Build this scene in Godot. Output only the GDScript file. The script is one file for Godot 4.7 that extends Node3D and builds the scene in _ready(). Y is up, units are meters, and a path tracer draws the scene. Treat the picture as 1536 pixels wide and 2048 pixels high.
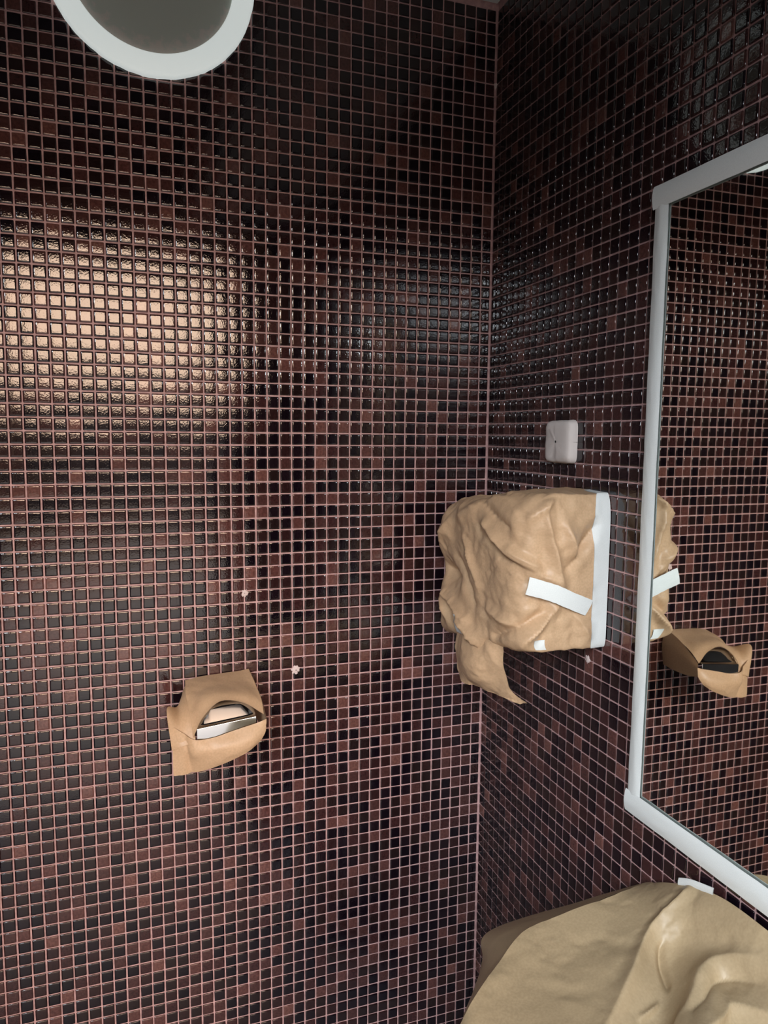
extends Node3D
# A small washroom corner lined with brown glass mosaic, its fittings masked with kraft paper and white tape.
# Corner of the two visible walls stands at x = 0, z = 0; wall_left is the plane z = 0, wall_right the plane x = 0.

const PITCH := 0.0215          # mosaic pitch
const ROW0 := 1.72             # height of mosaic joint number 0
const CEIL := 2.75
const FLOOR := 0.27            # height of the floor: joint number 0 is 1.45 m above it
const ROOM_W := 1.75
const ROOM_D := 1.65
const EYE := Vector3(-0.6574, 1.7620, 1.2830)
const FOCAL := 1458.57         # pixels of a 1536 x 2048 frame

var M := {}
var taken := {}
var cam: Camera3D

func _ready() -> void:
	# ---- camera
	cam = Camera3D.new()
	cam.name = "camera"
	cam.transform = Transform3D(Basis(Vector3(0.9450, 0.0091, 0.3269), Vector3(0.0260, 0.9944, -0.1028), Vector3(-0.3260, 0.1057, 0.9394)).orthonormalized(), EYE)
	cam.fov = 70.142
	cam.near = 0.02
	add_child(cam)
	# ---- surroundings and exposure
	var env := Environment.new()
	env.background_mode = Environment.BG_COLOR
	env.background_color = Color(0.55, 0.62, 0.7)
	env.tonemap_mode = Environment.TONE_MAPPER_LINEAR
	env.tonemap_exposure = 2.4
	env.sdfgi_enabled = true
	env.ssao_enabled = true
	env.ssil_enabled = true
	var we := WorldEnvironment.new()
	we.name = "world_environment"
	we.environment = env
	add_child(we)
	# ---- large lights: the warm end window and an added, unseen cool side window as fill, both beyond the doorway behind the camera
	area("hall_window_light", Vector3(-0.975, 5.25, 12.9), Vector3(0, 0, -1), Vector2(4.05, 5.5), Color(1.0, 0.86, 0.75), 1.25)
	area("hall_side_fill_light", Vector3(-2.93, 4.1, 5.4), Vector3(1, 0, 0), Vector2(4.8, 2.4), Color(0.94, 0.97, 1.0), 3.9)

	make_materials()
	build_shell()
	build_mosaic()
	build_mirror()
	build_washbasin()
	build_dryer()
	build_holder()
	build_switch()
	build_lamp()
	build_plugs()

# ------------------------------------------------------------------ helpers

func area(called: String, at: Vector3, towards: Vector3, size: Vector2, color: Color, energy: float) -> void:
	var l := AreaLight3D.new()
	l.name = called
	l.area_normalize_energy = false
	l.area_size = size
	l.light_color = color
	l.light_energy = energy
	l.area_range = 12.0
	l.shadow_enabled = true
	add_child(l)
	var up := Vector3.UP if absf(towards.y) < 0.9 else Vector3.FORWARD
	l.look_at_from_position(at, at + towards, up)

func numbered(called: String) -> String:
	taken[called] = taken.get(called, -1) + 1
	return called if taken[called] == 0 else "%s_%03d" % [called, taken[called]]

func thing(called: String, label: String, category: String, at: Vector3, group := "") -> Node3D:
	var o := Node3D.new()
	o.name = numbered(called)
	add_child(o)
	o.position = at
	tag(o, label, category, group)
	return o

func tag(o: Node3D, label: String, category: String, group := "") -> void:
	o.set_meta("label", label)
	o.set_meta("category", category)
	if group:
		o.set_meta("group", group)

# adds a mesh given in world coordinates as a part of a thing standing at the parent's position
func part(called: String, mesh: Mesh, m: Material, parent: Node3D, at := Vector3.ZERO) -> MeshInstance3D:
	var o := MeshInstance3D.new()
	o.name = called
	o.mesh = mesh
	o.material_override = m
	o.cast_shadow = GeometryInstance3D.SHADOW_CASTING_SETTING_ON
	parent.add_child(o, true)
	o.position = at
	return o

func structure(called: String, mesh: Mesh, m: Material, at := Vector3.ZERO, label := "", category := "") -> MeshInstance3D:
	var o := part(called, mesh, m, self, at)
	o.set_meta("kind", "structure")
	if label:
		o.set_meta("label", label)
		o.set_meta("category", category)
	return o

func box_into(st: SurfaceTool, lo: Vector3, hi: Vector3) -> void:
	var c := [Vector3(lo.x, lo.y, lo.z), Vector3(hi.x, lo.y, lo.z), Vector3(hi.x, hi.y, lo.z), Vector3(lo.x, hi.y, lo.z), Vector3(lo.x, lo.y, hi.z), Vector3(hi.x, lo.y, hi.z), Vector3(hi.x, hi.y, hi.z), Vector3(lo.x, hi.y, hi.z)]
	for f in [[4, 7, 6, 5], [0, 1, 2, 3], [5, 6, 2, 1], [0, 3, 7, 4], [7, 3, 2, 6], [0, 4, 5, 1]]:
		var n: Vector3 = (c[f[2]] - c[f[0]]).cross(c[f[1]] - c[f[0]]).normalized()
		for i in [0, 1, 2, 0, 2, 3]:
			st.set_normal(n)
			st.add_vertex(c[f[i]])

func boxes(list: Array) -> ArrayMesh:
	var st := SurfaceTool.new()
	st.begin(Mesh.PRIMITIVE_TRIANGLES)
	for b in list:
		box_into(st, b[0], b[1])
	return st.commit()

func arrays_mesh(v: PackedVector3Array, n: PackedVector3Array, ix: PackedInt32Array, col := PackedColorArray(), uv := PackedVector2Array()) -> ArrayMesh:
	var a := []
	a.resize(Mesh.ARRAY_MAX)
	a[Mesh.ARRAY_VERTEX] = v
	a[Mesh.ARRAY_NORMAL] = n
	a[Mesh.ARRAY_INDEX] = ix
	if col.size():
		a[Mesh.ARRAY_COLOR] = col
	if uv.size():
		a[Mesh.ARRAY_TEX_UV] = uv
	var m := ArrayMesh.new()
	m.add_surface_from_arrays(Mesh.PRIMITIVE_TRIANGLES, a)
	return m

# smooth normals of a grid of points (rows x cols), pointing towards d(row) x d(col)
func grid_normals(g: Array, flip: bool) -> Array:
	var rows := g.size()
	var cols: int = g[0].size()
	var out := []
	for r in rows:
		var line := PackedVector3Array()
		for c in cols:
			var dr: Vector3 = g[mini(r + 1, rows - 1)][c] - g[maxi(r - 1, 0)][c]
			var dc: Vector3 = g[r][mini(c + 1, cols - 1)] - g[r][maxi(c - 1, 0)]
			var n := dr.cross(dc)
			n = n.normalized() if n.length() > 1e-12 else Vector3.UP
			line.append(-n if flip else n)
		out.append(line)
	return out

# a sheet with thickness: front grid, back grid and its rim
func sheet_from_grid(g: Array, thick: float, flip := false) -> ArrayMesh:
	var rows := g.size()
	var cols: int = g[0].size()
	var nn := grid_normals(g, flip)
	var v := PackedVector3Array()
	var n := PackedVector3Array()
	var ix := PackedInt32Array()
	for side in 2:
		for r in rows:
			for c in cols:
				var nr: Vector3 = nn[r][c]
				v.append(g[r][c] - nr * thick * side)
				n.append(nr if side == 0 else -nr)
	var half := rows * cols
	for side in 2:
		for r in rows - 1:
			for c in cols - 1:
				var a := side * half + r * cols + c
				var q := [a, a + 1, a + cols + 1, a + cols]
				var cw := (side == 0) != flip
				if cw:
					ix.append_array([q[0], q[1], q[2], q[0], q[2], q[3]])
				else:
					ix.append_array([q[0], q[2], q[1], q[0], q[3], q[2]])
	var rim := []
	for c in cols:
		rim.append(c)
	for r in range(1, rows):
		rim.append(r * cols + cols - 1)
	for c in range(cols - 2, -1, -1):
		rim.append((rows - 1) * cols + c)
	for r in range(rows - 2, -1, -1):
		rim.append(r * cols)
	for i in rim.size() - 1:
		var p: int = rim[i]
		var q: int = rim[i + 1]
		ix.append_array([p, q, q + half, p, q + half, p + half])
	return arrays_mesh(v, n, ix)

func cubic(a: Vector3, b: Vector3, c: Vector3, d: Vector3, t: float) -> Vector3:
	return 0.5 * (2.0 * b + (c - a) * t + (2.0 * a - 5.0 * b + 4.0 * c - d) * t * t + (3.0 * b - a - 3.0 * c + d) * t * t * t)

func along(pts: Array, t: float) -> Vector3:
	var k := pts.size() - 1
	var s := clampf(t, 0.0, 1.0) * k
	var i := mini(int(s), k - 1)
	var a: Vector3 = pts[i - 1] if i > 0 else 2.0 * pts[0] - pts[1]
	var d: Vector3 = pts[i + 2] if i + 2 <= k else 2.0 * pts[k] - pts[k - 1]
	return cubic(a, pts[i], pts[i + 1], d, s - i)

# bicubic sheet through a table of control points, creased like handled paper
func sheet_grid(ctrl: Array, nr: int, nc: int, crumple: float, seed_: int, folds := [], freq := 1.0) -> Array:
	var lines := []
	for row in ctrl:
		var l := []
		for c in nc:
			l.append(along(row, float(c) / (nc - 1)))
		lines.append(l)
	var g := []
	for r in nr:
		var line := PackedVector3Array()
		for c in nc:
			var col := []
			for l in lines:
				col.append(l[c])
			line.append(along(col, float(r) / (nr - 1)))
		g.append(line)
	var nn := grid_normals(g, false)
	for r in nr:
		for c in nc:
			var u := float(c) / (nc - 1)
			var w := float(r) / (nr - 1)
			var p: Vector3 = g[r][c]
			var d := crumple * creases(p, seed_, freq)
			for f in folds:
				d += fold(Vector2(u, w), f)
			g[r][c] = p + nn[r][c] * d
	return g

func tri_wave(x: float) -> float:
	return absf(fposmod(x, 1.0) * 2.0 - 1.0) * 2.0 - 1.0

# faceted relief of crumpled paper: triangle waves in several directions, -1 to 1
var warp: FastNoiseLite
func creases(p: Vector3, seed_: int, freq := 1.0) -> float:
	var w := Vector3(warp.get_noise_3dv(p * 9.0 * freq + Vector3(seed_, 0, 0)), warp.get_noise_3dv(p * 9.0 * freq + Vector3(0, seed_ + 31, 0)), warp.get_noise_3dv(p * 9.0 * freq + Vector3(7, 0, seed_))) * 0.05 / freq
	var q := (p + w) * freq
	var r := RandomNumberGenerator.new()
	r.seed = seed_ * 7919 + 17
	var s := 0.0
	var total := 0.0
	for i in 4:
		var d := Vector3(r.randf_range(-1, 1), r.randf_range(-1, 1), r.randf_range(-1, 1)).normalized()
		var f := r.randf_range(5.0, 13.0) * (1.0 + 0.5 * i)
		var a := 1.0 / (1.0 + 0.6 * i)
		s += a * tri_wave(q.dot(d) * f + r.randf())
		total += a
	return s / total * (0.55 + 0.9 * clampf(warp.get_noise_3dv(p * 14.0 + Vector3(seed_ * 3, 5, 1)) + 0.4, 0.0, 1.0))

# one sharp ridge (or valley) along a segment: [x0, y0, x1, y1, height, half width]
func fold(p: Vector2, f: Array) -> float:
	var a := Vector2(f[0], f[1])
	var b := Vector2(f[2], f[3])
	var ab := b - a
	var t := clampf((p - a).dot(ab) / ab.length_squared(), 0.0, 1.0)
	var d := p.distance_to(a + ab * t)
	var k := maxf(0.0, 1.0 - d / f[5])
	return 1.6 * f[4] * k * k * (0.35 + 0.65 * sin(PI * clampf(0.15 + 0.7 * t, 0, 1)))

# ------------------------------------------------------------------ materials

func noise_tex(seed_: int, freq: float, octaves: int, lo: Color, hi: Color, size := 512, kind := FastNoiseLite.TYPE_SIMPLEX_SMOOTH) -> ImageTexture:
	var n := FastNoiseLite.new()
	n.seed = seed_
	n.noise_type = kind
	n.frequency = freq
	n.fractal_octaves = octaves
	var im := n.get_seamless_image(size, size)
	im.convert(Image.FORMAT_RGB8)
	for y in size:
		for x in size:
			im.set_pixel(x, y, lo.lerp(hi, im.get_pixel(x, y).r))
	im.generate_mipmaps()
	return ImageTexture.create_from_image(im)

func bump_tex(seed_: int, freq: float, octaves: int, strength: float, size := 512) -> ImageTexture:
	var n := FastNoiseLite.new()
	n.seed = seed_
	n.noise_type = FastNoiseLite.TYPE_SIMPLEX_SMOOTH
	n.frequency = freq
	n.fractal_octaves = octaves
	var im := n.get_seamless_image(size, size)
	im.convert(Image.FORMAT_RGBA8)
	im.bump_map_to_normal_map(strength)
	return ImageTexture.create_from_image(im)

func mat(albedo: Color, rough: float, metallic := 0.0, specular := 0.5) -> StandardMaterial3D:
	var m := StandardMaterial3D.new()
	m.albedo_color = albedo
	m.roughness = rough
	m.metallic = metallic
	m.metallic_specular = specular
	return m

func make_materials() -> void:
	warp = FastNoiseLite.new()
	warp.seed = 4
	warp.frequency = 1.0
	# glass mosaic: the colour of each tile is in its vertices; mottled pigment and a rippled, glossy glaze
	var t := mat(Color.WHITE, 0.07, 0.0, 0.62)
	t.vertex_color_use_as_albedo = true
	t.uv1_triplanar = true
	t.uv1_world_triplanar = true
	t.uv1_scale = Vector3.ONE * 9.0
	t.albedo_texture = noise_tex(11, 0.035, 4, Color(0.72, 0.7, 0.7), Color(1, 1, 1))
	t.normal_enabled = true
	t.normal_texture = bump_tex(12, 0.05, 3, 6.0)
	t.normal_scale = 0.065
	M.tile = t
	var g := mat(Color(0.85, 0.69, 0.68), 0.62, 0.0, 0.5)
	g.uv1_triplanar = true
	g.uv1_world_triplanar = true
	g.uv1_scale = Vector3.ONE * 6.0
	g.albedo_texture = noise_tex(21, 0.02, 5, Color(0.8, 0.78, 0.78), Color(1, 1, 1))
	M.grout = g
	var k := mat(Color(0.84, 0.70, 0.56), 0.42, 0.0, 0.45)
	k.uv1_triplanar = true
	k.uv1_world_triplanar = true
	k.uv1_scale = Vector3(7, 7, 7)
	k.albedo_texture = noise_tex(31, 0.06, 4, Color(0.9, 0.89, 0.87), Color(1, 1, 1))
	M.kraft = k
	var tp := mat(Color(0.93, 0.94, 0.93), 0.6, 0.0, 0.4)
	tp.uv1_triplanar = true
	tp.uv1_world_triplanar = true
	tp.uv1_scale = Vector3.ONE * 20.0
	tp.albedo_texture = noise_tex(41, 0.05, 3, Color(0.95, 0.95, 0.95), Color(1, 1, 1))
	M.tape = tp
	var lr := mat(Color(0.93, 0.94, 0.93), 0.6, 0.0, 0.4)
	lr.emission_enabled = true  # glow added to whiten the rim, not a known light source
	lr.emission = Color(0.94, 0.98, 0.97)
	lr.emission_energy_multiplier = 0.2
	M.glow_added_ring = lr
	var k2 := k.duplicate()
	k2.albedo_color = Color(0.73, 0.64, 0.51)  # same kraft toned down for the washbasin: shade put into the colour
	M.shaded_kraft = k2
	M.old_tape = mat(Color(0.86, 0.82, 0.80), 0.65, 0.0, 0.4)
	M.mirror = mat(Color(0.90, 0.92, 0.91), 0.015, 1.0)
	M.mirror_back = mat(Color(0.05, 0.05, 0.05), 0.5)
	M.chrome = mat(Color(0.88, 0.89, 0.9), 0.06, 1.0)
	M.plaster = mat(Color(0.86, 0.87, 0.87), 0.85)
	M.dark_ceiling = mat(Color(0.30, 0.28, 0.28), 0.8)
	M.filler = mat(Color(0.88, 0.80, 0.78), 0.85)
	M.dark_wall = mat(Color(0.16, 0.11, 0.105), 0.4)
	M.floor = mat(Color(0.40, 0.40, 0.42), 0.5)
	M.hall_floor = mat(Color(0.64, 0.63, 0.62), 0.6)
	M.hall_wall = mat(Color(0.50, 0.49, 0.48), 0.8)
	M.ceramic = mat(Color(0.93, 0.93, 0.92), 0.1)
	M.frame = mat(Color(0.35, 0.33, 0.31), 0.5)
	var wp := mat(Color(0.9, 0.9, 0.88), 0.3)
	wp.emission_enabled = true
	wp.emission = Color(1.0, 0.80, 0.62)
	wp.emission_energy_multiplier = 1.0
	M.window_pane = wp
	var sp := mat(Color(0.9, 0.9, 0.9), 0.3)
	sp.emission_enabled = true
	sp.emission = Color(0.86, 0.95, 1.0)
	sp.emission_energy_multiplier = 1.0
	M.fill_pane = sp

# ------------------------------------------------------------------ room shell

func build_shell() -> void:
	structure("floor", boxes([[Vector3(-ROOM_W - 0.1, FLOOR - 0.1, -0.1), Vector3(0.1, FLOOR, ROOM_D + 0.1)]]), M.floor)
	structure("ceiling", boxes([[Vector3(-ROOM_W - 0.1, CEIL, -0.1), Vector3(0.1, CEIL + 0.1, ROOM_D + 0.1)]]), M.dark_ceiling)
	structure("trim_1", boxes([[Vector3(-0.4, 2.547, 0.003), Vector3(-0.003, CEIL, ROOM_D)]]), M.plaster)
	structure("wall_side", boxes([[Vector3(-ROOM_W - 0.1, FLOOR, -0.1), Vector3(-ROOM_W, CEIL, ROOM_D + 0.1)]]), M.dark_wall)
	# wall behind the camera with the doorway
	structure("wall_back", boxes([[Vector3(-ROOM_W, FLOOR, ROOM_D), Vector3(-1.62, CEIL, ROOM_D + 0.1)], [Vector3(-0.30, FLOOR, ROOM_D), Vector3(0.1, CEIL, ROOM_D + 0.1)], [Vector3(-1.62, 2.40, ROOM_D), Vector3(-0.30, CEIL, ROOM_D + 0.1)]]), M.dark_wall)
	# hall beyond the doorway
	var z0 := ROOM_D + 0.1
	structure("floor_hall", boxes([[Vector3(-3.1, FLOOR - 0.1, z0), Vector3(2.5, FLOOR, 13.2)]]), M.hall_floor)
	structure("ceiling_hall", boxes([[Vector3(-3.1, 8.2, z0 - 0.1), Vector3(2.6, 8.3, 13.2)]]), M.hall_wall)
	structure("wall_hall_far", boxes([[Vector3(-3.1, FLOOR, 13.0), Vector3(2.5, 8.2, 13.2)]]), M.hall_wall)
	structure("wall_hall_left", boxes([[Vector3(-3.1, FLOOR, z0), Vector3(-3.0, 8.2, 13.2)]]), M.hall_wall)
	structure("wall_hall_right", boxes([[Vector3(2.5, FLOOR, z0), Vector3(2.6, 8.2, 13.2)]]), M.hall_wall)
	structure("wall_hall_near", boxes([[Vector3(-3.1, FLOOR, z0 - 0.1), Vector3(-ROOM_W - 0.1, 8.2, z0)], [Vector3(0.1, FLOOR, z0 - 0.1), Vector3(2.5, 8.2, z0)], [Vector3(-ROOM_W - 0.1, CEIL + 0.1, z0 - 0.1), Vector3(0.1, 8.2, z0)]]), M.hall_wall)
	var w := structure("window_1", boxes([[Vector3(-3.0, 2.4, 12.93), Vector3(1.15, 2.5, 13.0)], [Vector3(-3.0, 8.0, 12.93), Vector3(1.15, 8.1, 13.0)], [Vector3(1.05, 2.5, 12.93), Vector3(1.15, 8.0, 13.0)]]), M.frame)
	part("pane", boxes([[Vector3(-3.0, 2.5, 12.95), Vector3(1.05, 8.0, 12.97)]]), M.window_pane, w)
	var s := structure("added_window_2", boxes([[Vector3(-3.0, 2.82, 2.92), Vector3(-2.95, 2.9, 7.88)], [Vector3(-3.0, 5.3, 2.92), Vector3(-2.95, 5.38, 7.88)], [Vector3(-3.0, 2.9, 2.92), Vector3(-2.95, 5.3, 3.0)], [Vector3(-3.0, 2.9, 7.8), Vector3(-2.95, 5.3, 7.88)]]), M.frame)  # unseen side window, put in to give the room cool fill light
	part("pane", boxes([[Vector3(-2.98, 2.9, 3.0), Vector3(-2.965, 5.3, 7.8)]]), M.fill_pane, s)

# ------------------------------------------------------------------ mosaic

const OCT := [Vector2(-0.92, -1), Vector2(0.92, -1), Vector2(1, -0.92), Vector2(1, 0.92), Vector2(0.92, 1), Vector2(-0.92, 1), Vector2(-1, 0.92), Vector2(-1, -0.92)]
const RELIEF := 0.0018         # how far a tile stands proud of the joints
var tile_v := PackedVector3Array()
var tile_n := PackedVector3Array()
var tile_i := PackedInt32Array()

# pillow-shaped tessera: flat middle, rolled edge, steep flank; 8-sided rings, face towards +z at z = 0
func tile_template() -> void:
	var h := PITCH * 0.442
	var rings := [[h * 0.72, 0.0, 1.8], [h * 0.93, -0.00022, 20.0], [h * 0.995, -0.0007, 62.0], [h, -RELIEF - 0.0004, 86.0]]
	for ring in rings:
		for o in OCT:
			var p: Vector2 = o * ring[0]
			tile_v.append(Vector3(p.x, p.y, ring[1]))
			var tilt := deg_to_rad(ring[2])
			var d: Vector2 = o.normalized() * (1.0 if ring[2] < 10.0 else 1.0)
			if ring[2] > 10.0:
				d = Vector2(signf(o.x) if absf(o.x) > 0.99 else 0.25 * signf(o.x), signf(o.y) if absf(o.y) > 0.99 else 0.25 * signf(o.y)).normalized()
			tile_n.append(Vector3(d.x * sin(tilt), d.y * sin(tilt), cos(tilt)))
	for i in range(1, 7):
		tile_i.append_array([0, i + 1, i])
	for r in rings.size() - 1:
		for i in 8:
			var j := (i + 1) % 8
			var a := r * 8
			var b := a + 8
			tile_i.append_array([a + i, a + j, b + j, a + i, b + j, b + i])

func hash_rand(i: int, j: int, k: int) -> float:
	var x := (i * 73856093) ^ (j * 19349663) ^ (k * 83492791)
	x = (x ^ (x >> 13)) * 1274126177
	x = x & 0x7fffffff
	x = ((x ^ (x >> 16)) * 1597334677) & 0x7fffffff
	x = x ^ (x >> 11)
	return float(x & 0xffffff) / float(0x1000000)

# linear base colours of the glass: near-black, plum brown, chestnut, light terracotta brown
const GLASS := [Color(0.010, 0.006, 0.009), Color(0.017, 0.0095, 0.012), Color(0.027, 0.013, 0.015), Color(0.042, 0.019, 0.019), Color(0.066, 0.027, 0.026), Color(0.098, 0.040, 0.037), Color(0.148, 0.062, 0.054), Color(0.21, 0.094, 0.078)]
const SHARE := [0.20, 0.40, 0.58, 0.73, 0.84, 0.92, 0.975, 1.0]

func glass_kind(i: int, j: int, wall: int) -> int:
	var r := hash_rand(i, j, wall)
	for k in SHARE.size():
		if r < SHARE[k]:
			return k
	return 0

func seen(p: Vector3) -> Vector3:   # pixel and depth in the 1536 x 2048 frame
	var v := cam.transform.affine_inverse() * p
	return Vector3(768.0 + FOCAL * v.x / -v.z, 1024.0 - FOCAL * v.y / -v.z, -v.z)

func build_mosaic() -> void:
	tile_template()
	var single := []               # one mesh for each colour of glass, shared by the tiles that are parts of their own
	for c in GLASS:
		var col := PackedColorArray()
		col.resize(tile_v.size())
		col.fill(c)
		single.append(arrays_mesh(tile_v, tile_n, tile_i, col))
	for side in 2:
		var left := side == 0
		var wide := ROOM_W if left else ROOM_D
		var slab: ArrayMesh
		if left:
			slab = boxes([[Vector3(-ROOM_W, FLOOR, -0.1), Vector3(0.1, CEIL, -RELIEF)]])
		else:
			slab = boxes([[Vector3(RELIEF, FLOOR, 0), Vector3(0.1, CEIL, ROOM_D)]])
		var wall := structure("wall_left" if left else "wall_right", slab, M.grout)
		var frame := Transform3D.IDENTITY if left else Transform3D(Basis(Vector3(0, 0, 1), Vector3.UP, Vector3(-1, 0, 0)), Vector3.ZERO)
		var spots := []
		var cols := int(wide / PITCH) - 1
		for i in cols:
			for j in range(-67, 47):
				var u := (-(i + 0.5) if left else i + 0.5) * PITCH
				var y := ROW0 + (j + 0.5) * PITCH
				if left and Vector2(u + 0.607, y - 2.483).length() < 0.15:
					continue
				if y > 2.53 and (not left or u > -0.41):
					continue
				var j2 := Vector2(hash_rand(i, j, 5 + side), hash_rand(i, j, 7 + side)) - Vector2(0.5, 0.5)
				var tf := Transform3D(Basis.from_euler(Vector3((hash_rand(i, j, 21 + side) - 0.5) * 0.014, (hash_rand(i, j, 23 + side) - 0.5) * 0.014, (hash_rand(i, j, 9 + side) - 0.5) * 0.025)), Vector3(u + j2.x * 0.0006, y + j2.y * 0.0006, 0.0))
				if left and i == 0:      # the corner joint is wider than the others
					tf = tf * Transform3D(Basis.from_scale(Vector3(0.88, 1, 1)), Vector3(-0.0008, 0, 0))
				tf = frame * tf
				var s := seen(tf.origin)
				var size := 0.0
				if s.z > 0.05 and s.x > 0 and s.x < 1536 and s.y > 0 and s.y < 2048:
					var a := seen(tf * Vector3(PITCH * 0.5, 0, 0)) - seen(tf * Vector3(-PITCH * 0.5, 0, 0))
					var b := seen(tf * Vector3(0, PITCH * 0.5, 0)) - seen(tf * Vector3(0, -PITCH * 0.5, 0))
					size = absf(a.x * b.y - a.y * b.x)
				if not left and u > 0.465 and y > 1.235 and y < 2.085:
					size = 0.0     # behind the mirror
				if not left and y < 1.22 and u > 0.5:
					size *= 0.2    # behind the paper over the washbasin
				spots.append([size, i, j, tf])
		spots.sort_custom(func(a, b): return a[0] > b[0])
		var v := PackedVector3Array()
		var n := PackedVector3Array()
		var col := PackedColorArray()
		var ix := PackedInt32Array()
		for k in spots.size():
			var sp: Array = spots[k]
			var kind := glass_kind(sp[1], sp[2], side)
			var tf: Transform3D = sp[3]
			if k < 300:
				var o := part("tile", single[kind], M.tile, wall)
				o.transform = tf
				continue
			var base := v.size()
			v.append_array(tf * tile_v)
			n.append_array(Transform3D(tf.basis, Vector3.ZERO) * tile_n)
			var cc := PackedColorArray()
			cc.resize(tile_v.size())
			cc.fill(GLASS[kind])
			col.append_array(cc)
			for q in tile_i:
				ix.append(q + base)
		var rest := part("mosaic_tiles", arrays_mesh(v, n, ix, col), M.tile, wall)
		rest.set_meta("kind", "stuff")

# ------------------------------------------------------------------ mirror with taped edge

# a strip of tape: centre line points, half widths, facing direction
func strip(centre: Array, half: Array, across: Array, facing: Vector3, lift: float, steps: int, seed_: int) -> ArrayMesh:
	var g := []
	for s in steps + 1:
		var t := float(s) / steps
		var c := along(centre, t)
		var hw := lerpf(half[0], half[1], t)
		var ac: Vector3 = across[0].lerp(across[1], t)
		var line := PackedVector3Array()
		for k in 9:
			var w := k / 4.0 - 1.0
			var bulge := lift * (1.0 - w * w) + 0.0006 * warp.get_noise_3dv(c * 25.0 + Vector3(w * 2.0, seed_, 0))
			line.append(c + ac * hw * w * (1.0 + 0.05 * warp.get_noise_1d(t * 9.0 + seed_)) + facing * bulge)
		g.append(line)
	return sheet_from_grid(g, 0.0007)

func build_mirror() -> void:
	# glass stands on thin spacers a little off the tiles
	var t := thing("wall_mirror", "large wall mirror edged all round with white masking tape", "mirror", Vector3(0, 1.2434, 0.475))
	var o := -t.position
	var y0 := 1.2435
	var y1 := 2.08
	var z0 := 0.476
	var z1 := 0.98
	part("backing", boxes([[Vector3(-0.006, y0 + 0.012, z0 + 0.012), Vector3(0.001, y1 - 0.012, z1 - 0.012)]]), M.mirror_back, t, o)
	part("glass", boxes([[Vector3(-0.0105, y0 + 0.003, z0 + 0.003), Vector3(-0.006, y1 - 0.003, z1 - 0.003)]]), M.mirror, t, o)
	var f := Vector3(-1, 0, 0)
	var x := -0.0125
	var h := 0.0155
	part("masking_tape", strip([Vector3(x, y0 + 0.001, z0 + 0.012), Vector3(x, 1.5, z0 + 0.0135), Vector3(x, 1.8, z0 + 0.0135), Vector3(x, y1 - 0.018, z0 + 0.0135)], [0.0125, 0.0125], [Vector3(0, 0, -1), Vector3(0, 0, -1)], f, 0.0022, 60, 1), M.tape, t, o)
	part("masking_tape", strip([Vector3(x - 0.0012, y1 - 0.0135, z0 - 0.002), Vector3(x - 0.0012, y1 - 0.0125, z0 + 0.3), Vector3(x - 0.0012, y1 - 0.0125, z0 + 0.6), Vector3(x - 0.0012, y1 - 0.0125, z1)], [0.0142, 0.0142], [Vector3(0, 1, 0), Vector3(0, 1, 0)], f, 0.0026, 60, 2), M.tape, t, o)
	part("masking_tape", strip([Vector3(x - 0.0012, y0 + 0.0135, z0 - 0.003), Vector3(x - 0.0012, y0 + 0.0145, z0 + 0.3), Vector3(x - 0.0012, y0 + 0.0145, z0 + 0.6), Vector3(x - 0.0012, y0 + 0.0135, z1)], [h, h], [Vector3(0, 1, 0), Vector3(0, 1, 0)], f, 0.0026, 60, 3), M.tape, t, o)
	part("masking_tape", strip([Vector3(x, y0 + 0.01, z1 - 0.012), Vector3(x, 1.5, z1 - 0.012), Vector3(x, 1.8, z1 - 0.012), Vector3(x, y1 - 0.01, z1 - 0.012)], [0.014, 0.014], [Vector3(0, 0, -1), Vector3(0, 0, -1)], f, 0.0022, 60, 4), M.tape, t, o)

# ------------------------------------------------------------------ washbasin under paper

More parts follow.
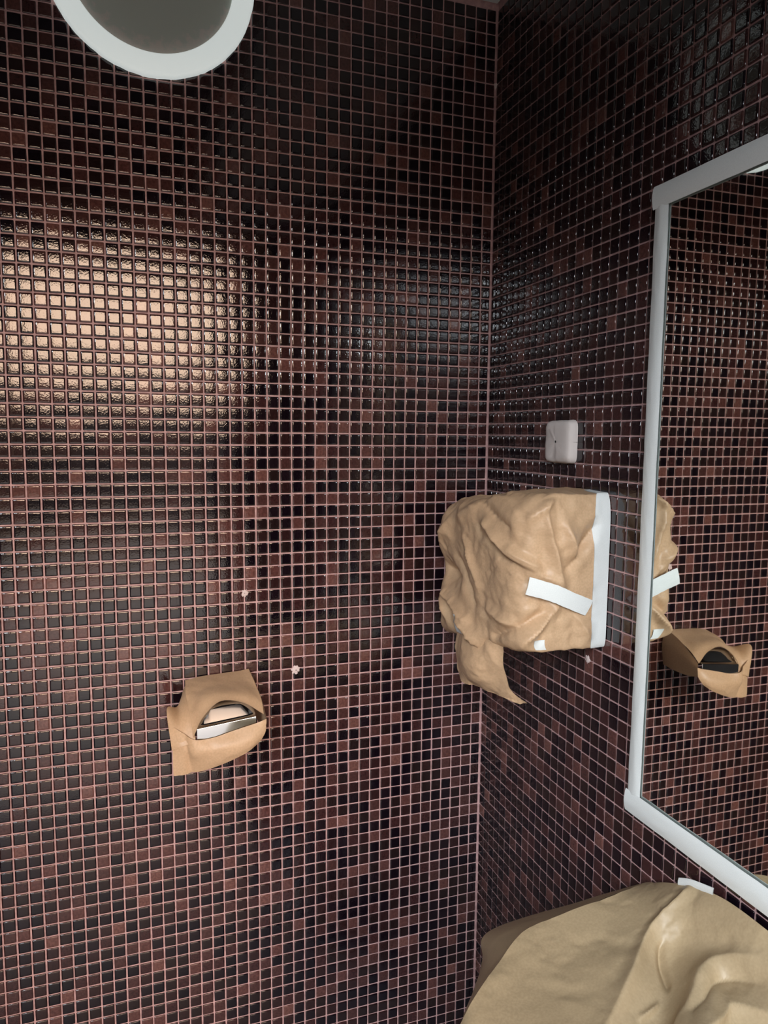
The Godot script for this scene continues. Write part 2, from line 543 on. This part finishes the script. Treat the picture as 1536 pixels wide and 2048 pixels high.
func build_washbasin() -> void:
	var t := thing("covered_washbasin", "washbasin on the right wall draped with creased brown kraft paper", "washbasin", Vector3(-0.2, FLOOR, 0.83))
	var o := -t.position
	# ceramic bowl and pedestal below the paper: half-oval plan against the wall
	var outer := []
	for pr in [[0.35, 0.90], [0.6, 0.93], [0.85, 1.00], [1.0, 1.09], [1.0, 1.108], [0.93, 1.110], [0.86, 1.08], [0.6, 1.0], [0.1, 0.98]]:
		var line := PackedVector3Array()
		for k in 33:
			var a := PI * k / 32.0
			line.append(Vector3(-0.004 - 0.39 * pr[0] * sin(a), pr[1], 0.83 + 0.275 * pr[0] * cos(a)))
		outer.append(line)
	part("bowl", sheet_from_grid(outer, 0.006), M.ceramic, t, o)
	var foot := []
	for pr in [[0.11, FLOOR], [0.105, 0.32], [0.085, 0.45], [0.08, 0.7], [0.095, 0.92]]:
		var line := PackedVector3Array()
		for k in 33:
			var a := TAU * (k % 32) / 32.0
			line.append(Vector3(-0.13 - pr[0] * sin(a), pr[1], 0.83 + pr[0] * cos(a)))
		foot.append(line)
	part("pedestal", sheet_from_grid(foot, 0.006), M.ceramic, t, o)
	# upper sheet: turned up at the wall, lying over the bowl, hanging over its front
	var rows := [
		[Vector3(-0.008, 1.158, 0.518), Vector3(-0.008, 1.181, 0.555), Vector3(-0.008, 1.203, 0.60), Vector3(-0.008, 1.220, 0.655), Vector3(-0.008, 1.222, 0.73), Vector3(-0.008, 1.215, 0.82), Vector3(-0.008, 1.19, 0.95), Vector3(-0.008, 1.15, 1.10)],
		[Vector3(-0.070, 1.152, 0.520), Vector3(-0.075, 1.152, 0.560), Vector3(-0.070, 1.157, 0.600), Vector3(-0.052, 1.152, 0.630), Vector3(-0.042, 1.174, 0.680), Vector3(-0.060, 1.165, 0.75), Vector3(-0.07, 1.16, 0.90), Vector3(-0.07, 1.13, 1.10)],
		[Vector3(-0.135, 1.145, 0.5215), Vector3(-0.140, 1.141, 0.580), Vector3(-0.140, 1.148, 0.650), Vector3(-0.112, 1.135, 0.680), Vector3(-0.105, 1.168, 0.725), Vector3(-0.120, 1.150, 0.79), Vector3(-0.14, 1.14, 0.95), Vector3(-0.14, 1.12, 1.10)],
		[Vector3(-0.200, 1.135, 0.525), Vector3(-0.215, 1.131, 0.600), Vector3(-0.210, 1.138, 0.695), Vector3(-0.180, 1.128, 0.735), Vector3(-0.185, 1.160, 0.780), Vector3(-0.20, 1.145, 0.86), Vector3(-0.20, 1.13, 0.98), Vector3(-0.20, 1.11, 1.11)],
		[Vector3(-0.270, 1.131, 0.571), Vector3(-0.290, 1.128, 0.645), Vector3(-0.295, 1.132, 0.735), Vector3(-0.295, 1.128, 0.79), Vector3(-0.30, 1.135, 0.85), Vector3(-0.30, 1.13, 0.92), Vector3(-0.28, 1.12, 1.03), Vector3(-0.25, 1.10, 1.115)],
		[Vector3(-0.335, 1.124, 0.622), Vector3(-0.370, 1.121, 0.690), Vector3(-0.398, 1.121, 0.770), Vector3(-0.412, 1.120, 0.830), Vector3(-0.412, 1.120, 0.89), Vector3(-0.40, 1.120, 0.97), Vector3(-0.35, 1.11, 1.06), Vector3(-0.29, 1.08, 1.125)],
		[Vector3(-0.352, 1.04, 0.615), Vector3(-0.392, 1.04, 0.685), Vector3(-0.420, 1.04, 0.770), Vector3(-0.432, 1.04, 0.830), Vector3(-0.432, 1.04, 0.89), Vector3(-0.42, 1.04, 0.975), Vector3(-0.37, 1.03, 1.07), Vector3(-0.30, 1.02, 1.135)],
		[Vector3(-0.360, 0.90, 0.610), Vector3(-0.405, 0.90, 0.680), Vector3(-0.428, 0.90, 0.770), Vector3(-0.440, 0.90, 0.830), Vector3(-0.440, 0.90, 0.89), Vector3(-0.428, 0.90, 0.98), Vector3(-0.38, 0.90, 1.075), Vector3(-0.31, 0.90, 1.14)]]
	var folds := [[0.60, 0.08, 0.50, 0.36, 0.004, 0.06], [0.66, 0.10, 0.54, 0.30, -0.006, 0.05], [0.72, 0.12, 0.60, 0.34, 0.007, 0.05], [0.36, 0.16, 0.42, 0.24, -0.006, 0.03], [0.40, 0.30, 0.36, 0.34, 0.004, 0.02], [0.29, 0.02, 0.29, 0.42, 0.005, 0.05]]
	part("kraft_paper", sheet_from_grid(sheet_grid(rows, 170, 190, 0.0022, 3, folds, 1.0), 0.0006), M.shaded_kraft, t, o)
	# flap of a second sheet drooping beyond the far edge, towards the corner
	var low := [
		[Vector3(-0.005, 1.156, 0.516), Vector3(-0.10, 1.147, 0.519), Vector3(-0.198, 1.132, 0.524), Vector3(-0.268, 1.127, 0.569), Vector3(-0.33, 1.119, 0.62)],
		[Vector3(-0.005, 1.154, 0.514), Vector3(-0.085, 1.136, 0.500), Vector3(-0.198, 1.100, 0.474), Vector3(-0.245, 1.080, 0.502), Vector3(-0.29, 1.060, 0.54)],
		[Vector3(-0.004, 1.153, 0.511), Vector3(-0.075, 1.122, 0.478), Vector3(-0.194, 1.066, 0.424), Vector3(-0.214, 1.035, 0.440), Vector3(-0.239, 0.992, 0.462)]]
	part("kraft_paper", sheet_from_grid(sheet_grid(low, 40, 60, 0.001, 8, [], 0.6), 0.0006), M.shaded_kraft, t, o)
	part("masking_tape", strip([Vector3(-0.0095, 1.197, 0.578), Vector3(-0.0095, 1.208, 0.60), Vector3(-0.0095, 1.219, 0.636)], [0.005, 0.005], [Vector3(0, 1, 0), Vector3(0, 1, 0)], Vector3(-1, 0, 0), 0.0008, 14, 9), M.tape, t, o)

# ------------------------------------------------------------------ wrapped hand dryer

# plan of the parcel: from the wall on the doorway side, round the front, back to the wall
func dryer_plan() -> Array:
	var pts := []
	var zn := 0.395
	var zf := 0.105
	var xf := -0.148
	var r := 0.03
	for k in 37:
		pts.append(Vector2(lerpf(-0.001, xf + r, k / 36.0), zn))
	for k in range(1, 13):
		var a := PI / 2 * k / 12.0
		pts.append(Vector2(xf + r - r * sin(a), zn - r + r * cos(a)))
	for k in range(1, 66):
		pts.append(Vector2(xf - 0.006 * sin(PI * k / 65.0), lerpf(zn - r, zf + r, k / 65.0)))
	for k in range(1, 13):
		var a := PI / 2 * k / 12.0
		pts.append(Vector2(xf + r - r * cos(a), zf + r - r * sin(a)))
	for k in range(1, 22):
		pts.append(Vector2(lerpf(xf + r, -0.001, k / 21.0), zf))
	return pts

func dryer_grid(lift: float) -> Array:
	var plan := dryer_plan()
	var prof := []      # [scale about the wall, height 0..1, lowering at the far end]
	for k in 7:
		prof.append([lerpf(0.25, 0.86, k / 6.0), 0.0])
	for k in range(1, 7):
		var a := PI / 2 * k / 6.0
		prof.append([0.86 + 0.14 * sin(a), 0.075 * (1.0 - cos(a))])
	for k in range(1, 65):
		prof.append([1.0, lerpf(0.075, 0.80, k / 64.0)])
	for k in range(1, 13):
		var a := PI / 2 * k / 12.0
		prof.append([1.0 - 0.33 * (1.0 - cos(a)), 0.80 + 0.19 * sin(a)])
	for k in range(1, 7):
		prof.append([lerpf(0.67, 0.08, k / 6.0), 0.99 + 0.01 * k / 6.0])
	var folds := [[0.1168, 1.6659, 0.0798, 1.5499, 0.009, 0.020], [0.1336, 1.6453, 0.1143, 1.6645, 0.006, 0.014], [0.0675, 1.5747, 0.0205, 1.6346, -0.008, 0.018], [0.2325, 1.6299, 0.0882, 1.5541, 0.009, 0.020], [0.2152, 1.6043, 0.1067, 1.5659, -0.006, 0.016], [0.0885, 1.5176, 0.1355, 1.4666, 0.009, 0.018], [0.1005, 1.5112, 0.1999, 1.4642, -0.007, 0.018], [0.3765, 1.6153, 0.4058, 1.5726, 0.006, 0.03], [0.3248, 1.5598, 0.2674, 1.498, -0.007, 0.025], [0.3014, 1.4615, 0.239, 1.4418, 0.010, 0.022], [0.0767, 1.6364, 0.058, 1.5851, 0.010, 0.026], [0.381, 1.4897, 0.2836, 1.47, 0.009, 0.02], [0.3191, 1.6342, 0.2113, 1.6753, 0.006, 0.025], [0.30, 1.60, 0.25, 1.53, 0.005, 0.018], [0.26, 1.66, 0.17, 1.63, -0.005, 0.016], [0.16, 1.60, 0.12, 1.58, 0.005, 0.014], [0.22, 1.50, 0.15, 1.49, 0.005, 0.018], [0.05, 1.50, 0.03, 1.47, 0.004, 0.016], [0.40, 1.532, 0.34, 1.525, -0.016, 0.04], [0.41, 1.600, 0.36, 1.592, 0.004, 0.03], [0.39, 1.48, 0.36, 1.45, 0.008, 0.03]]
	var g := []
	for pr in prof:
		var line := PackedVector3Array()
		for p in plan:
			var c := Vector2(0.0, 0.25)
			var q := Vector2(p.x * pr[0], c.y + (p.y - c.y) * (1.0 - (1.0 - pr[0]) * (0.22 if pr[0] > 0.6 else 0.6)))
			var yb := 1.452 - 0.036 * clampf((0.38 - p.y) / 0.26, 0.0, 1.0)
			var yt := 1.682 - 0.026 * clampf((0.33 - p.y) / 0.22, 0.0, 1.0)
			line.append(Vector3(q.x, lerpf(yb, yt, pr[1]), q.y))
		g.append(line)
	var nn := grid_normals(g, false)
	for r in g.size():
		var s := 0.0
		for c in plan.size():
			if c:
				s += plan[c].distance_to(plan[c - 1])
			var p: Vector3 = g[r][c]
			var near := smoothstep(0.0, 0.035, -p.x)
			var d := (0.0045 * creases(p, 2, 1.15) + 0.0018 * creases(p, 9, 2.6)) * near
			if prof[r][0] >= 0.85:
				for f in folds:
					d += fold(Vector2(s, p.y), f) * near
			g[r][c] = p + nn[r][c] * (d + lift)
	return g

func build_dryer() -> void:
	var t := thing("wrapped_hand_dryer", "boxy hand dryer wrapped in crumpled brown kraft paper beside the mirror", "hand dryer", Vector3(-0.0, 1.45, 0.25))
	var o := -t.position
	part("body", boxes([[Vector3(-0.125, 1.475, 0.135), Vector3(-0.001, 1.645, 0.365)]]), M.ceramic, t, o)
	var g := dryer_grid(0.0)
	part("kraft_paper", sheet_from_grid(g, 0.0006), M.kraft, t, o)
	# white tape sealing the paper to the wall: up the doorway side and over the top
	var tape := []
	var lg := dryer_grid(0.0012)
	for r in range(7, lg.size() - 3):
		var line := PackedVector3Array()
		for c in 9:
			line.append(lg[r][c])
		tape.append(line)
	var seal := part("masking_tape", sheet_from_grid(tape, 0.0008), M.tape, t, o)
	seal.set_meta("label", "long white tape strip along the wall edge")
	# strip across the doorway side
	var st := strip([Vector3(-0.1398, 1.5543, 0.4045), Vector3(-0.10, 1.5420, 0.4075), Vector3(-0.07, 1.5290, 0.406), Vector3(-0.0352, 1.5145, 0.401)], [0.0125, 0.0125], [Vector3(0.25, 0.97, 0), Vector3(0.5, 0.86, 0)], Vector3(0, 0, 1), 0.0012, 30, 6)
	part("masking_tape", st, M.tape, t, o)
	for patch in [[86, 97, 10, 22], [32, 38, 9, 14]]:      # two scraps of tape stuck to the lower edge
		var scrap := []
		for r in range(patch[2], patch[3]):
			var line := PackedVector3Array()
			for c in range(patch[0], patch[1]):
				line.append(lg[r][c])
			scrap.append(line)
		part("masking_tape", sheet_from_grid(scrap, 0.0008), M.tape, t, o)
	# torn tail of paper hanging below
	var tail := [
		[Vector3(-0.143, 1.440, 0.185), Vector3(-0.152, 1.445, 0.26), Vector3(-0.140, 1.456, 0.335)],
		[Vector3(-0.150, 1.398, 0.194), Vector3(-0.166, 1.410, 0.265), Vector3(-0.138, 1.424, 0.335)],
		[Vector3(-0.150, 1.367, 0.206), Vector3(-0.158, 1.385, 0.275), Vector3(-0.132, 1.402, 0.337)],
		[Vector3(-0.148, 1.3585, 0.233), Vector3(-0.142, 1.370, 0.295), Vector3(-0.126, 1.381, 0.345)],
		[Vector3(-0.130, 1.3640, 0.318), Vector3(-0.125, 1.3675, 0.336), Vector3(-0.120, 1.3725, 0.356)],
		[Vector3(-0.119, 1.3630, 0.356), Vector3(-0.118, 1.3660, 0.362), Vector3(-0.117, 1.3700, 0.372)]]
	part("torn_paper_tail", sheet_from_grid(sheet_grid(tail, 60, 40, 0.004, 12, [], 1.6), 0.0006), M.kraft, t, o)

# ------------------------------------------------------------------ wrapped holder on the left wall

func build_holder() -> void:
	var t := thing("wrapped_toilet_roll_holder", "chrome toilet roll holder showing through torn kraft paper on left wall", "holder", Vector3(-0.52, 1.26, 0.0))
	var o := -t.position
	# chrome: wall plate, arm and sloping cover with a turned-down front edge
	part("wall_plate", boxes([[Vector3(-0.555, 1.268, 0.0), Vector3(-0.485, 1.325, 0.006)]]), M.chrome, t, o)
	var cover := []
	for pr in [[0.006, 1.312], [0.05, 1.312], [0.084, 1.3155], [0.092, 1.3135], [0.096, 1.307], [0.1045, 1.2885], [0.106, 1.286], [0.1105, 1.2855], [0.1118, 1.284], [0.1118, 1.262]]:
		var line := PackedVector3Array()
		for k in 9:
			line.append(Vector3(lerpf(-0.5675, -0.4725, k / 8.0), pr[1] + 0.010 * (k / 8.0) * smoothstep(0.07, 0.1, pr[0]) - (0.016 * pow(absf(k / 4.0 - 1.0), 7.0) * smoothstep(1.29, 1.314, pr[1])), pr[0]))
		cover.append(line)
	part("cover", sheet_from_grid(cover, 0.0015), M.chrome, t, o)
	var top := [
		[Vector3(-0.578, 1.332, 0.003), Vector3(-0.55, 1.336, 0.003), Vector3(-0.52, 1.338, 0.003), Vector3(-0.49, 1.340, 0.003), Vector3(-0.468, 1.342, 0.003)],
		[Vector3(-0.580, 1.322, 0.045), Vector3(-0.55, 1.332, 0.042), Vector3(-0.52, 1.334, 0.042), Vector3(-0.49, 1.334, 0.042), Vector3(-0.464, 1.332, 0.045)],
		[Vector3(-0.577, 1.300, 0.088), Vector3(-0.555, 1.324, 0.080), Vector3(-0.525, 1.332, 0.078), Vector3(-0.49, 1.329, 0.082), Vector3(-0.460, 1.317, 0.088)],
		[Vector3(-0.574, 1.272, 0.112), Vector3(-0.558, 1.302, 0.108), Vector3(-0.528, 1.324, 0.1005), Vector3(-0.492, 1.318, 0.104), Vector3(-0.460, 1.298, 0.114)]]
	part("kraft_paper", sheet_from_grid(sheet_grid(top, 40, 50, 0.0016, 21, [], 1.2), 0.0006), M.kraft, t, o)
	var right := [
		[Vector3(-0.468, 1.342, 0.003), Vector3(-0.464, 1.332, 0.045), Vector3(-0.460, 1.315, 0.085), Vector3(-0.459, 1.298, 0.113)],
		[Vector3(-0.460, 1.308, 0.003), Vector3(-0.456, 1.303, 0.045), Vector3(-0.455, 1.296, 0.085), Vector3(-0.456, 1.286, 0.116)],
		[Vector3(-0.466, 1.262, 0.003), Vector3(-0.460, 1.262, 0.045), Vector3(-0.458, 1.264, 0.085), Vector3(-0.460, 1.270, 0.116)]]
	part("kraft_paper", sheet_from_grid(sheet_grid(right, 24, 40, 0.001, 22, [], 1.2), 0.0006), M.kraft, t, o)
	var front := [
		[Vector3(-0.606, 1.290, 0.099), Vector3(-0.576, 1.270, 0.114), Vector3(-0.545, 1.268, 0.1135), Vector3(-0.51, 1.276, 0.1135), Vector3(-0.475, 1.284, 0.1145), Vector3(-0.456, 1.290, 0.116)],
		[Vector3(-0.606, 1.268, 0.100), Vector3(-0.579, 1.248, 0.116), Vector3(-0.545, 1.252, 0.122), Vector3(-0.51, 1.258, 0.125), Vector3(-0.478, 1.266, 0.124), Vector3(-0.457, 1.272, 0.117)],
		[Vector3(-0.606, 1.236, 0.101), Vector3(-0.580, 1.230, 0.110), Vector3(-0.545, 1.234, 0.119), Vector3(-0.512, 1.243, 0.126), Vector3(-0.482, 1.252, 0.126), Vector3(-0.462, 1.262, 0.119)],
		[Vector3(-0.6055, 1.207, 0.102), Vector3(-0.580, 1.208, 0.105), Vector3(-0.548, 1.216, 0.112), Vector3(-0.515, 1.228, 0.120), Vector3(-0.488, 1.2405, 0.123), Vector3(-0.468, 1.254, 0.120)]]
	part("kraft_paper", sheet_from_grid(sheet_grid(front, 36, 60, 0.0016, 23, [[0.12, 0.0, 0.22, 1.0, -0.004, 0.12]], 1.2), 0.0006), M.kraft, t, o)
	var side := [
		[Vector3(-0.573, 1.330, 0.004), Vector3(-0.573, 1.320, 0.045), Vector3(-0.572, 1.298, 0.086), Vector3(-0.570, 1.264, 0.1115)],
		[Vector3(-0.582, 1.316, 0.008), Vector3(-0.590, 1.310, 0.050), Vector3(-0.594, 1.296, 0.088), Vector3(-0.590, 1.258, 0.109)],
		[Vector3(-0.584, 1.298, 0.012), Vector3(-0.596, 1.306, 0.060), Vector3(-0.613, 1.318, 0.098), Vector3(-0.607, 1.250, 0.1015)]]
	part("kraft_paper", sheet_from_grid(sheet_grid(side, 24, 40, 0.001, 24, [], 1.2), 0.0006), M.kraft, t, o)

# ------------------------------------------------------------------ wrapped switch

func build_switch() -> void:
	var t := thing("taped_light_switch", "small light switch covered with creased white paper tape above the hand dryer", "light switch", Vector3(-0.0, 1.753, 0.267))
	var o := -t.position
	part("switch_body", boxes([[Vector3(-0.009, 1.722, 0.232), Vector3(-0.0002, 1.784, 0.300)]]), M.ceramic, t, o)
	# cover: rings from the wall edge up over a bevel to the front
	var g := []
	var prof := [[1.0, 0.0004], [0.99, 0.006], [0.95, 0.0115], [0.86, 0.0145], [0.7, 0.0155], [0.4, 0.016], [0.05, 0.016]]
	for pr in prof:
		var line := PackedVector3Array()
		for k in 65:
			var a := TAU * k / 64.0
			var c := Vector2(cos(a), sin(a))
			var q := c / pow(pow(absf(c.x), 7.0) + pow(absf(c.y), 7.0), 1.0 / 7.0)
			var p := Vector3(-pr[1], 1.753 + 0.0345 * q.y * pr[0], 0.267 + 0.038 * q.x * pr[0])
			p += Vector3(-0.0016 * creases(p, 44, 2.2), 0, 0) * (1.0 if pr[1] > 0.005 else 0.0)
			if pr[1] < 0.008:
				p.y += 0.0015 * warp.get_noise_1d(a * 2.0)
				p.z -= 0.003 * maxf(0.0, -c.x) * (1.0 - absf(c.y))
			line.append(p)
		g.append(line)
	part("paper_cover", sheet_from_grid(g, 0.0005, true), M.old_tape, t, o)

# ------------------------------------------------------------------ round lamp

func lathe_ring(centre: Vector3, prof: Array, seg: int, wobble: float) -> ArrayMesh:
	var g := []
	for pr in prof:
		var line := PackedVector3Array()
		for k in seg + 1:
			var a := TAU * (k % seg) / seg
			var r: float = pr[0] + (wobble * warp.get_noise_1d(k % seg * 3.1) if pr[2] else 0.0)
			line.append(centre + Vector3(cos(a) * r, sin(a) * r, pr[1]))
		g.append(line)
	return sheet_from_grid(g, 0.0008)

func build_lamp() -> void:
	var c := Vector3(-0.607, 2.483, 0.0)
	var t := thing("round_wall_lamp", "round wall lamp with white ring given an added glow and dusty grey glass", "lamp", c)
	var back := CylinderMesh.new()
	back.top_radius = 0.135
	back.bottom_radius = 0.135
	back.height = 0.002
	back.radial_segments = 64
	var b := part("back_plate", back, mat(Color(0.55, 0.57, 0.55), 0.5), t, Vector3(0, 0, 0.0002))
	b.rotation.x = PI / 2
	for x in [-0.038, 0.038]:
		var cap := CapsuleMesh.new()
		cap.radius = 0.014
		cap.height = 0.15
		var bulb := part("bulb", cap, mat(Color(0.92, 0.93, 0.92), 0.4), t, Vector3(x, 0.045, 0.0012))
		bulb.scale = Vector3(1, 1, 0.4)
	# glass with dust settled along its lower edge
	var size := 512
	var im := Image.create(size, size, true, Image.FORMAT_RGBA8)
	var n := FastNoiseLite.new()
	n.seed = 77
	n.frequency = 0.03
	n.fractal_octaves = 5
	var n2 := FastNoiseLite.new()
	n2.seed = 78
	n2.frequency = 0.25
	for y in size:
		for x in size:
			var p := Vector2(x, y) / size * 2.0 - Vector2.ONE
			var edge := p.length()
			var down := clampf(p.normalized().y * 0.75 + 0.35, 0.0, 1.0)
			var d := smoothstep(0.80, 0.93, edge + 0.16 * n.get_noise_2d(x, y) - (1.0 - down) * 0.25) * (0.75 + 0.35 * n2.get_noise_2d(x, y))
			var glass := Color(0.88, 0.91, 0.87, 0.75)
			var dust := Color(0.88, 0.84, 0.81, 0.95)
			im.set_pixel(x, y, glass.lerp(dust, clampf(d, 0.0, 1.0)))
	im.generate_mipmaps()
	var gm := mat(Color.WHITE, 0.35)
	gm.transparency = BaseMaterial3D.TRANSPARENCY_ALPHA
	gm.albedo_texture = ImageTexture.create_from_image(im)
	var v := PackedVector3Array()
	var nn := PackedVector3Array()
	var uv := PackedVector2Array()
	var ix := PackedInt32Array()
	for r in 9:
		for k in 65:
			var a := TAU * k / 64.0
			var rad := 0.128 * r / 8.0
			v.append(Vector3(cos(a) * rad, sin(a) * rad, 0.010 - 0.002 * pow(r / 8.0, 2)))
			nn.append(Vector3(cos(a) * 0.03 * r / 8.0, sin(a) * 0.03 * r / 8.0, 1).normalized())
			uv.append(Vector2(0.5 + 0.5 * cos(a) * r / 8.0, 0.5 - 0.5 * sin(a) * r / 8.0))
	for r in 8:
		for k in 64:
			var q := r * 65 + k
			ix.append_array([q, q + 1, q + 66, q, q + 66, q + 65])
	part("glass", arrays_mesh(v, nn, ix, PackedColorArray(), uv), gm, t)
	part("glow_added_ring", lathe_ring(Vector3.ZERO, [[0.1255, 0.004, false], [0.1258, 0.0105, false], [0.1275, 0.0125, false], [0.14, 0.0130, false], [0.155, 0.0125, false], [0.1592, 0.0105, true], [0.1598, 0.006, true], [0.1598, -0.001, true]], 120, 0.0012), M.glow_added_ring, t)

# ------------------------------------------------------------------ filled screw holes

func plug(at: Vector3, facing: Vector3, r: float, seed_: int, label: String, smear: float) -> void:
	var side := Vector3.UP.cross(facing).normalized()
	var g := []
	for ring in 6:
		var k := ring / 5.0
		var line := PackedVector3Array()
		for s in 25:
			var a := TAU * (s % 24) / 24.0
			var rr := r * (1.0 - k) * (1.0 + 0.7 * warp.get_noise_2d((s % 24) * 0.9, seed_ * 5.0))
			var p := side * cos(a) * rr + Vector3.UP * sin(a) * rr * (1.0 if sin(a) > 0 else smear)
			line.append(p + facing * (-0.0004 + 0.0016 * sqrt(k)))
		g.append(line)
	var o := part(numbered("filled_screw_hole"), sheet_from_grid(g, 0.0005, true), M.filler, self, at)
	tag(o, label, "filler", "filled screw holes")

func build_plugs() -> void:
	plug(Vector3(-0.473, 1.4799, 0.0), Vector3(0, 0, 1), 0.0062, 1, "pinkish blob of filler on left wall, upper of the two", 1.15)
	plug(Vector3(-0.3807, 1.3299, 0.0), Vector3(0, 0, 1), 0.0078, 2, "ragged blob of filler on left wall, lower of the two", 1.1)
	plug(Vector3(0.0, 1.4206, 0.3522), Vector3(-1, 0, 0), 0.0065, 3, "grey blob of filler on right wall just below the dryer", 1.0)
	plug(Vector3(-0.0012, 2.4077, 0.0006), Vector3(-0.7071, 0, 0.7071), 0.0035, 4, "tiny pale filler spot in the corner joint near the ceiling", 2.2)
